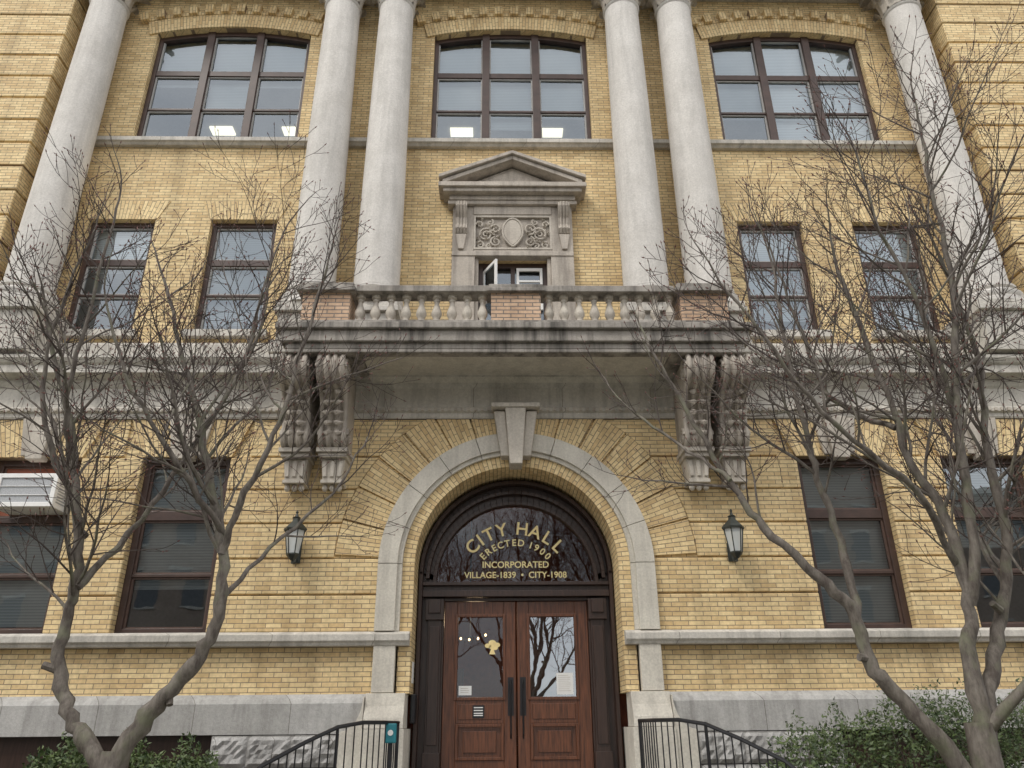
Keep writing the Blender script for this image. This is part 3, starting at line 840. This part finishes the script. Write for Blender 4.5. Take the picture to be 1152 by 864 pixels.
mkobj('ac_case',mb,M_white,e,bevel=.01)
mb=MB(); mb.box(x0+.06,x1-.06,y0+.022,y0+.031,z0+.06,z1-.06); 
for k in range(8): mb.box(x1-.001,x1+.004,y0+.08,y0+.4,z0+.08+k*.045,z0+.10+k*.045)
mkobj('ac_grille',mb,plain('ac_coil',(.42,.43,.44),.5,.3,var=.3,scale=90),e)

# ------------------------------------------------------------------ ground
STRETCH[0]=False
def sheet(name,x0,x1,y0,y1,z,mat):
    mb=MB(); mb.add([(x0,y0,z),(x1,y0,z),(x1,y1,z),(x0,y1,z)],[(0,1,2,3)]); return mkobj(name,mb,mat,recalc=False)
M_grass=plain('lawn',(.075,.085,.035),.9,var=.5,scale=6,bmp=.6)
M_conc=stone('concrete',(.36,.35,.33),(.28,.27,.26),dirtamt=.3,joint=(1.5,1.5,0))
M_asph=plain('asphalt',(.05,.05,.052),.85,var=.3,scale=40,bmp=.3)
M_mulch=plain('planting_bed_mulch',(.06,.04,.028),.95,var=.5,scale=30,bmp=.8)
sheet('ground',-400,400,-400,400,0,M_grass)
sheet('planting_bed',-11,-2.9,-5.5,-.2,.02,M_mulch); sheet('planting_bed',2.9,11,-5.5,-.2,.02,M_mulch)
sheet('entrance_path',-2.2,2.2,-9,-2.5,.012,M_conc)
mb=MB(); mb.box(-60,60,-13.5,-9,-.1,.02); mkobj('pavement',mb,M_conc)
sheet('road',-200,200,-24,-13.65,.004,M_asph)
mb=MB(); mb.box(-60,60,-13.65,-13.5,-.1,.12); mb.box(-60,60,-24.15,-24.0,-.1,.12); mkobj('kerb',mb,M_conc)
mb=MB()
for k in range(-10,11): mb.add([(k*6,-18.9,.008),(k*6+3,-18.9,.008),(k*6+3,-18.77,.008),(k*6,-18.77,.008)],[(0,1,2,3)])
mkobj('road_marking',mb,plain('road_paint',(.7,.6,.2),.7),None,recalc=False)
def blockbld(name,x0,x1,y0,y1,h,mat):
    e=empty(name); mb=MB(); mb.box(x0,x1,y0,y1,0,h); mkobj('walls',mb,mat,e)
    mb=MB(); mb.box(x0-.3,x1+.3,y0-.3,y1+.3,h,h+.5); mkobj('roof',mb,M_base,e)
    mb=MB(); g=MB(); x=x0+1.2
    while x<x1-2:
        z=1.2
        while z<h-2:
            mb.box(x-.1,x+1.3,y1-.02,y1+.06,z-.12,z); g.box(x,x+1.2,y1-.05,y1+.02,z,z+1.8); mb.box(x-.1,x+1.3,y1-.02,y1+.08,z+1.8,z+2.0)
            z+=3.4
        x+=2.8
    mkobj('trim',mb,M_base,e); mkobj('windows',g,plain('dark_pane',(.05,.06,.07),.1),e)
M_rb=brick('brown_brick',False,(.30,.24,.20),(.24,.19,.16),(.28,.26,.24))
blockbld('brick_building',-52,-12,-50,-36,17,M_rb); blockbld('brick_building',13,52,-52,-37,16,M_rb)

# ------------------------------------------------------------------ trees
def barkmat():
    m,nt,b=newmat('bark'); ov=objvec(nt)
    c=mix(nt,(.075,.06,.05),(.22,.195,.165),ramp(nt,noise(nt,objvec(nt,(1,1,.35)),14,5,.7),[(.35,0),(.7,1)]))
    c=mix(nt,c,(.17,.18,.11),ramp(nt,noise(nt,ov,3.5,4),[(.52,0),(.7,.7)]))
    nt.links.new(c,b.inputs['Base Color']); b.inputs['Roughness'].default_value=.85
    bump(nt,noise(nt,objvec(nt,(1,1,.3)),40,4),b,.6,.01); return m
M_bark=barkmat()
m,nt,b=newmat('twig_bark'); b.inputs['Base Color'].default_value=(.066,.050,.043,1); b.inputs['Roughness'].default_value=.8; M_twig=m
m,nt,b=newmat('buds'); b.inputs['Base Color'].default_value=(.12,.045,.035,1); b.inputs['Roughness'].default_value=.6; M_bud=m
UP=Vector((0,0,1))
def rvec(): 
    return Vector((random.gauss(0,1),random.gauss(0,1),random.gauss(0,1))).normalized()
def catmull(P,n=5):
    P=[Vector(p) for p in P]; out=[]
    for i in range(len(P)-1):
        p0=P[max(i-1,0)];p1=P[i];p2=P[i+1];p3=P[min(i+2,len(P)-1)]
        for k in range(n):
            t=k/n
            out.append(.5*((2*p1)+(p2-p0)*t+(2*p0-5*p1+4*p2-p3)*t*t+(3*p1-p0-3*p2+p3)*t**3))
    out.append(P[-1]); return out
class Tree:
    def __init__(s): s.mb=MB(); s.tw=MB(); s.bud=MB(); s.count=0
    def budat(s,p,d):
        r=.008; u=d.orthogonal().normalized(); w=d.cross(u)
        vs=[p-d*.01,p+u*r,p+w*r,p-u*r,p-w*r,p+d*.032]
        s.bud.add(vs,[(0,2,1),(0,3,2),(0,4,3),(0,1,4),(5,1,2),(5,2,3),(5,3,4),(5,4,1)])
    def branch(s,p,d,L,r,depth):
        s.count+=1
        n=6 if depth>1 else 4
        pts=[p]; q=p.copy(); dd=d.copy(); 
        for i in range(n):
            dd=(dd+rvec()*.18+UP*.06).normalized()
            q=q+dd*(L/n); pts.append(q.copy())
        r1=max(r*.36,.0030)
        (s.mb if r>.011 else s.tw).tube(pts,[r+(r1-r)*i/n for i in range(n+1)],6 if r>.012 else (4 if r>.006 else 3),cap=False)
        if depth<=0 or L<.2:
            s.budat(pts[-1],dd); return
        s.kids(pts,L,r,r1,depth)
    def kids(s,pts,L,r,r1,depth,start=.2,dens=1.0):
        n=len(pts)-1
        k=max(2,int(L/(.135 if depth<=1 else .18)*dens))
        for j in range(k):
            t=start+(1-start)*(j+random.random()*.8)/k
            if t>.99: t=.99
            x=t*n; i=int(x); f=x-i
            p=pts[i].lerp(pts[i+1],f); tan=(pts[i+1]-pts[i]).normalized()
            ax=tan.cross(rvec()); 
            if ax.length<.1: continue
            ax.normalize()
            ang=R(random.uniform(30,64))
            d=(tan*math.cos(ang)+ax*math.sin(ang)+UP*.10).normalized()
            rr=r+(r1-r)*t
            l=L*random.uniform(.28,.64)*(1.10-.42*t)
            l=min(max(l,.16),2.3)
            s.branch(p,d,l,max(min(rr*.58,l*.0125+.0018),.0032),depth-1)
        s.branch(pts[-1],(pts[-1]-pts[-2]).normalized(),L*.3,r1,depth-1)
    def limb(s,P,r0,r1,depth=3,start=.25,dens=1.0):
        P=[(x+random.uniform(-.03,.03),y,z-.07+random.uniform(-.02,.02)) for x,y,z in P]
        pts=catmull(P,5)
        for i in range(1,len(pts)-1): pts[i]=pts[i]+rvec()*.022
        n=len(pts)-1
        s.mb.tube(pts,[(r0+(r1-r0)*i/n)*random.uniform(.90,1.14) for i in range(n+1)],9)
        L=sum((pts[i+1]-pts[i]).length for i in range(n))
        m=int(n*start)
        Ls=L*(1-start)
        s.kids(pts[m:],min(Ls,3.6),r0+(r1-r0)*start,r1,depth,0.05,dens*Ls/min(Ls,3.6))
    def stub(s,p,d,l,r):
        p=Vector(p); d=Vector(d).normalized(); s.mb.tube([p,p+d*l*.6,p+d*l],[r,r*.85,r*.8],8)
    def build(s,name):
        e=empty(name)
        mkobj('trunk_and_limbs',s.mb,M_bark,e,smooth=True,recalc=False)
        mkobj('twigs',s.tw,M_twig,e,recalc=False)
        mkobj('buds',s.bud,M_bud,e,recalc=False)
        return e
random.seed(21)
T=Tree(); Y=-4.0
T.mb.tube([(-3.88,Y,-.05),(-3.9,Y,.3),(-3.88,Y,.8),(-3.88,Y,1.12)],[.17,.13,.115,.105],10)
T.limb([(-3.88,Y,1.0),(-4.15,Y,1.25),(-4.39,Y+.05,1.54),(-4.62,Y+.1,1.94),(-4.64,Y+.1,2.43),(-4.54,Y,2.88),(-4.72,Y-.1,3.62),(-4.95,Y-.1,4.4),(-5.4,Y-.1,5.5)],.085,.026,3,.48)
T.limb([(-3.86,Y,1.0),(-3.63,Y,1.5),(-3.27,Y-.05,1.88),(-3.05,Y-.1,2.27),(-3.07,Y-.1,2.88),(-3.25,Y,3.42),(-3.63,Y+.1,4.4),(-3.93,Y+.2,5.28),(-4.4,Y+.3,6.4)],.09,.02,3,.48)
T.limb([(-3.10,Y-.1,3.0),(-2.95,Y-.2,3.5),(-2.68,Y-.3,4.22),(-2.48,Y-.3,5.05),(-2.3,Y-.3,6.3)],.042,.014,3,.3,.9)
T.limb([(-4.60,Y,3.2),(-5.0,Y+.2,3.8),(-5.35,Y+.4,4.4),(-5.9,Y+.5,5.4)],.038,.014,3,.4,.8)
T.limb([(-4.85,Y-.1,4.0),(-4.85,Y-.4,4.6),(-4.78,Y-.5,5.5),(-4.7,Y-.6,6.9)],.036,.013,3,.2)
T.limb([(-3.15,Y,3.2),(-3.5,Y-.5,3.8),(-4.0,Y-.8,4.5),(-4.4,Y-.9,5.4)],.034,.013,3,.2)
T.limb([(-4.56,Y,2.7),(-4.25,Y+.3,3.3),(-3.9,Y+.5,4.2),(-3.5,Y+.6,5.3),(-3.3,Y+.6,6.4)],.038,.013,3,.3,.9)
T.limb([(-3.07,Y,2.6),(-2.8,Y+.5,3.2),(-2.3,Y+.9,3.9),(-1.9,Y+1.1,4.7)],.030,.010,3,.3,.7)
T.limb([(-4.7,Y,3.5),(-5.1,Y-.3,4.3),(-5.2,Y-.4,5.4),(-5.0,Y-.5,6.5)],.034,.012,3,.3)
T.limb([(-3.6,Y,4.3),(-3.3,Y+.2,5.2),(-3.2,Y+.2,6.3),(-3.0,Y+.2,7.3)],.028,.010,3,.2,.9)
T.stub((-4.62,Y+.1,1.85),(-1,-.2,.3),.14,.045); T.stub((-3.45,Y,1.62),(.3,-.3,-.8),.12,.04)
tl=T.build('bare_tree')
random.seed(5)
T=Tree(); Y=-4.5
T.mb.tube([(4.05,Y,-.05),(4.05,Y,.3),(4.03,Y,.9),(4.04,Y,1.3)],[.19,.15,.13,.12],10)
T.limb([(4.0,Y,.55),(3.75,Y,1.05),(3.38,Y,1.54),(3.17,Y,1.9),(3.07,Y,2.31),(2.77,Y,2.7),(2.38,Y+.1,3.2),(2.15,Y+.2,3.65),(1.81,Y+.3,4.55),(1.45,Y+.3,5.3)],.085,.016,3,.66)
T.limb([(3.10,Y,2.2),(3.15,Y+.1,2.9),(3.05,Y+.1,3.6),(2.98,Y+.1,4.25),(2.93,Y+.1,5.25),(2.95,Y+.1,6.2)],.048,.015,3,.35)
T.limb([(4.04,Y,1.2),(4.12,Y,1.92),(4.2,Y,2.4),(4.2,Y,3.14),(3.98,Y,3.85),(3.85,Y,4.83),(3.65,Y,6.1)],.085,.02,3,.4)
T.limb([(4.05,Y,1.2),(4.3,Y+.1,1.75),(4.6,Y+.2,2.31),(4.85,Y+.2,3.0),(4.95,Y+.2,4.0),(5.1,Y+.2,5.2),(5.0,Y+.2,6.5)],.08,.02,3,.35)
T.limb([(4.2,Y,2.4),(4.38,Y-.1,3.14),(4.5,Y-.1,4.4),(4.75,Y-.2,5.7),(4.85,Y-.2,7.2),(4.9,Y-.2,8.2)],.058,.015,3,.3)
T.limb([(4.18,Y,2.8),(3.7,Y-.4,3.4),(3.0,Y-.6,4.0),(2.4,Y-.8,4.7),(2.0,Y-.8,5.5)],.036,.012,3,.3)
T.limb([(4.05,Y,1.3),(4.6,Y-.4,1.9),(5.2,Y-.6,2.8),(5.5,Y-.6,4.0)],.055,.016,3,.35)
T.limb([(2.1,Y,3.65),(1.7,Y+.5,4.2),(1.3,Y+.8,4.7),(.95,Y+1,5.3)],.022,.008,2,.4,.8)
T.limb([(3.9,Y,4.2),(3.5,Y+.5,4.8),(3.3,Y+.6,5.8),(3.1,Y+.6,7.0)],.032,.011,3,.2)
T.limb([(4.5,Y,4.2),(4.3,Y-.3,5.2),(4.0,Y-.4,6.4),(3.9,Y-.4,7.6)],.032,.011,3,.2)
T.stub((3.17,Y,1.85),(-1,-.3,.1),.13,.045); T.stub((4.6,Y+.15,2.3),(-.8,-.4,.5),.12,.04)
tr=T.build('bare_tree')
dt=empty('distant_trees')
for x,y,s_,rz in ((-4,-27,1.7,200),(6,-28,2.1,100),(1.5,-31,1.9,30)):
    src=tl if x<0 else tr
    for ch in src.children:
        if ch.name.startswith('buds'): continue
        o=bpy.data.objects.new('street_tree_branches',ch.data); sc.collection.objects.link(o); o.parent=dt
        off=Vector((3.9,4.0,0)) if x<0 else Vector((-4.05,4.5,0))
        o.matrix_world=Matrix.Translation((x,y,0))@Matrix.Rotation(R(rz),4,'Z')@Matrix.Scale(s_,4)@Matrix.Translation(off)

def leafmat(name,c1,c2):
    m,nt,b=newmat(name)
    c=mix(nt,c1,c2,ramp(nt,noise(nt,objvec(nt),9,3),[(.35,0),(.65,1)])); nt.links.new(c,b.inputs['Base Color']); b.inputs['Roughness'].default_value=.5
    return m
M_leaf=leafmat('evergreen_leaves',(.025,.05,.015),(.11,.155,.045))
def shrub(name,lumps,n,size=.035):
    mb=MB()
    tot=sum(a[3]*a[4]*a[5] for a in lumps)
    for cx,cy,cz,rx,ry,rz in lumps:
        k=int(n*rx*ry*rz/tot)
        for _ in range(k):
            d=rvec(); q=random.uniform(.5,1.15)**.5; rr=q*(1+.25*math.sin(d.x*9+cx)*math.sin(d.z*8))
            p=Vector((cx+d.x*rx*rr,cy+d.y*ry*rr,max(.03,cz+d.z*rz*rr)))
            a=rvec(); b_=a.orthogonal().normalized(); s1=size*random.uniform(.6,1.5)
            a=(a+d*.6).normalized()
            mb.add([p-b_*s1*.35,p+a*s1,p+b_*s1*.35,p-a*s1*.4],[(0,1,2,3)])
    e=empty(name); mkobj('leaves',mb,M_leaf,e,recalc=False)
    mb=MB()
    for cx,cy,cz,rx,ry,rz in lumps:
        for _ in range(7):
            d=rvec(); mb.tube([(cx,cy,0),(cx+d.x*rx*.4,cy+d.y*ry*.4,cz),(cx+d.x*rx*.9,cy+d.y*ry*.9,cz+abs(d.z)*rz*.8)],[.012,.008,.003],4)
    mkobj('stems',mb,M_bark,e,recalc=False)
random.seed(9)
shrub('evergreen_shrub',[(3.3,-2.2,.66,.45,.45,.6),(3.9,-2.0,.7,.5,.5,.68),(4.6,-2.1,.75,.55,.5,.82),(5.3,-2.0,.82,.55,.5,.82),(6.0,-2.0,.8,.6,.5,.78)],26000)
shrub('evergreen_shrub',[(-5.2,-2.2,.56,.5,.45,.60),(-4.5,-2.1,.52,.5,.45,.63),(-3.8,-2.2,.5,.45,.45,.60)],16000)

# ------------------------------------------------------------------ light & camera
w=bpy.data.worlds.new('World'); sc.world=w; w.use_nodes=True; nt=w.node_tree
bg=nt.nodes['Background']; bg.inputs['Strength'].default_value=.15
SEL,SAZ=52,222
sky=N(nt,'ShaderNodeTexSky',sky_type='NISHITA'); sky.sun_disc=False; sky.sun_elevation=R(SEL); sky.sun_rotation=R(SAZ)
tc=N(nt,'ShaderNodeTexCoord'); mp=N(nt,'ShaderNodeMapping'); mp.inputs['Scale'].default_value=(1.4,1.4,2.6); nt.links.new(tc.outputs['Generated'],mp.inputs['Vector'])
cf=ramp(nt,noise(nt,mp.outputs['Vector'],1.8,5,.55),[(.28,.7),(.62,1)])
shade=mix(nt,(8.6,8.7,9.0),(12.6,12.3,12.1),ramp(nt,noise(nt,mp.outputs['Vector'],3.1,5,.6),[(.35,0),(.65,1)]))
c=mix(nt,sky.outputs['Color'],shade,cf); nt.links.new(c,bg.inputs['Color'])
sd=bpy.data.lights.new('sun','SUN'); sd.energy=1.5; sd.angle=R(12); sd.color=(1,.96,.89)
so=bpy.data.objects.new('sun',sd); sc.collection.objects.link(so)
el,az=R(SEL),R(SAZ)
dirv=Vector((math.sin(az)*math.cos(el),math.cos(az)*math.cos(el),math.sin(el)))
so.rotation_euler=dirv.to_track_quat('Z','Y').to_euler(); so.location=(0,-20,30)
cam=bpy.data.cameras.new('camera'); co=bpy.data.objects.new('camera',cam); sc.collection.objects.link(co); sc.camera=co
cam.sensor_width=36; cam.lens=27.0; cam.clip_end=2000; cam.clip_start=.05
PITCH,YAW,ROLL=24.0,-1.2,-.5
co.matrix_world=Matrix.Translation((-.3,-12,1.307))@Matrix.Rotation(R(YAW),4,'Z')@Matrix.Rotation(R(90+PITCH),4,'X')@Matrix.Rotation(R(ROLL),4,'Z')
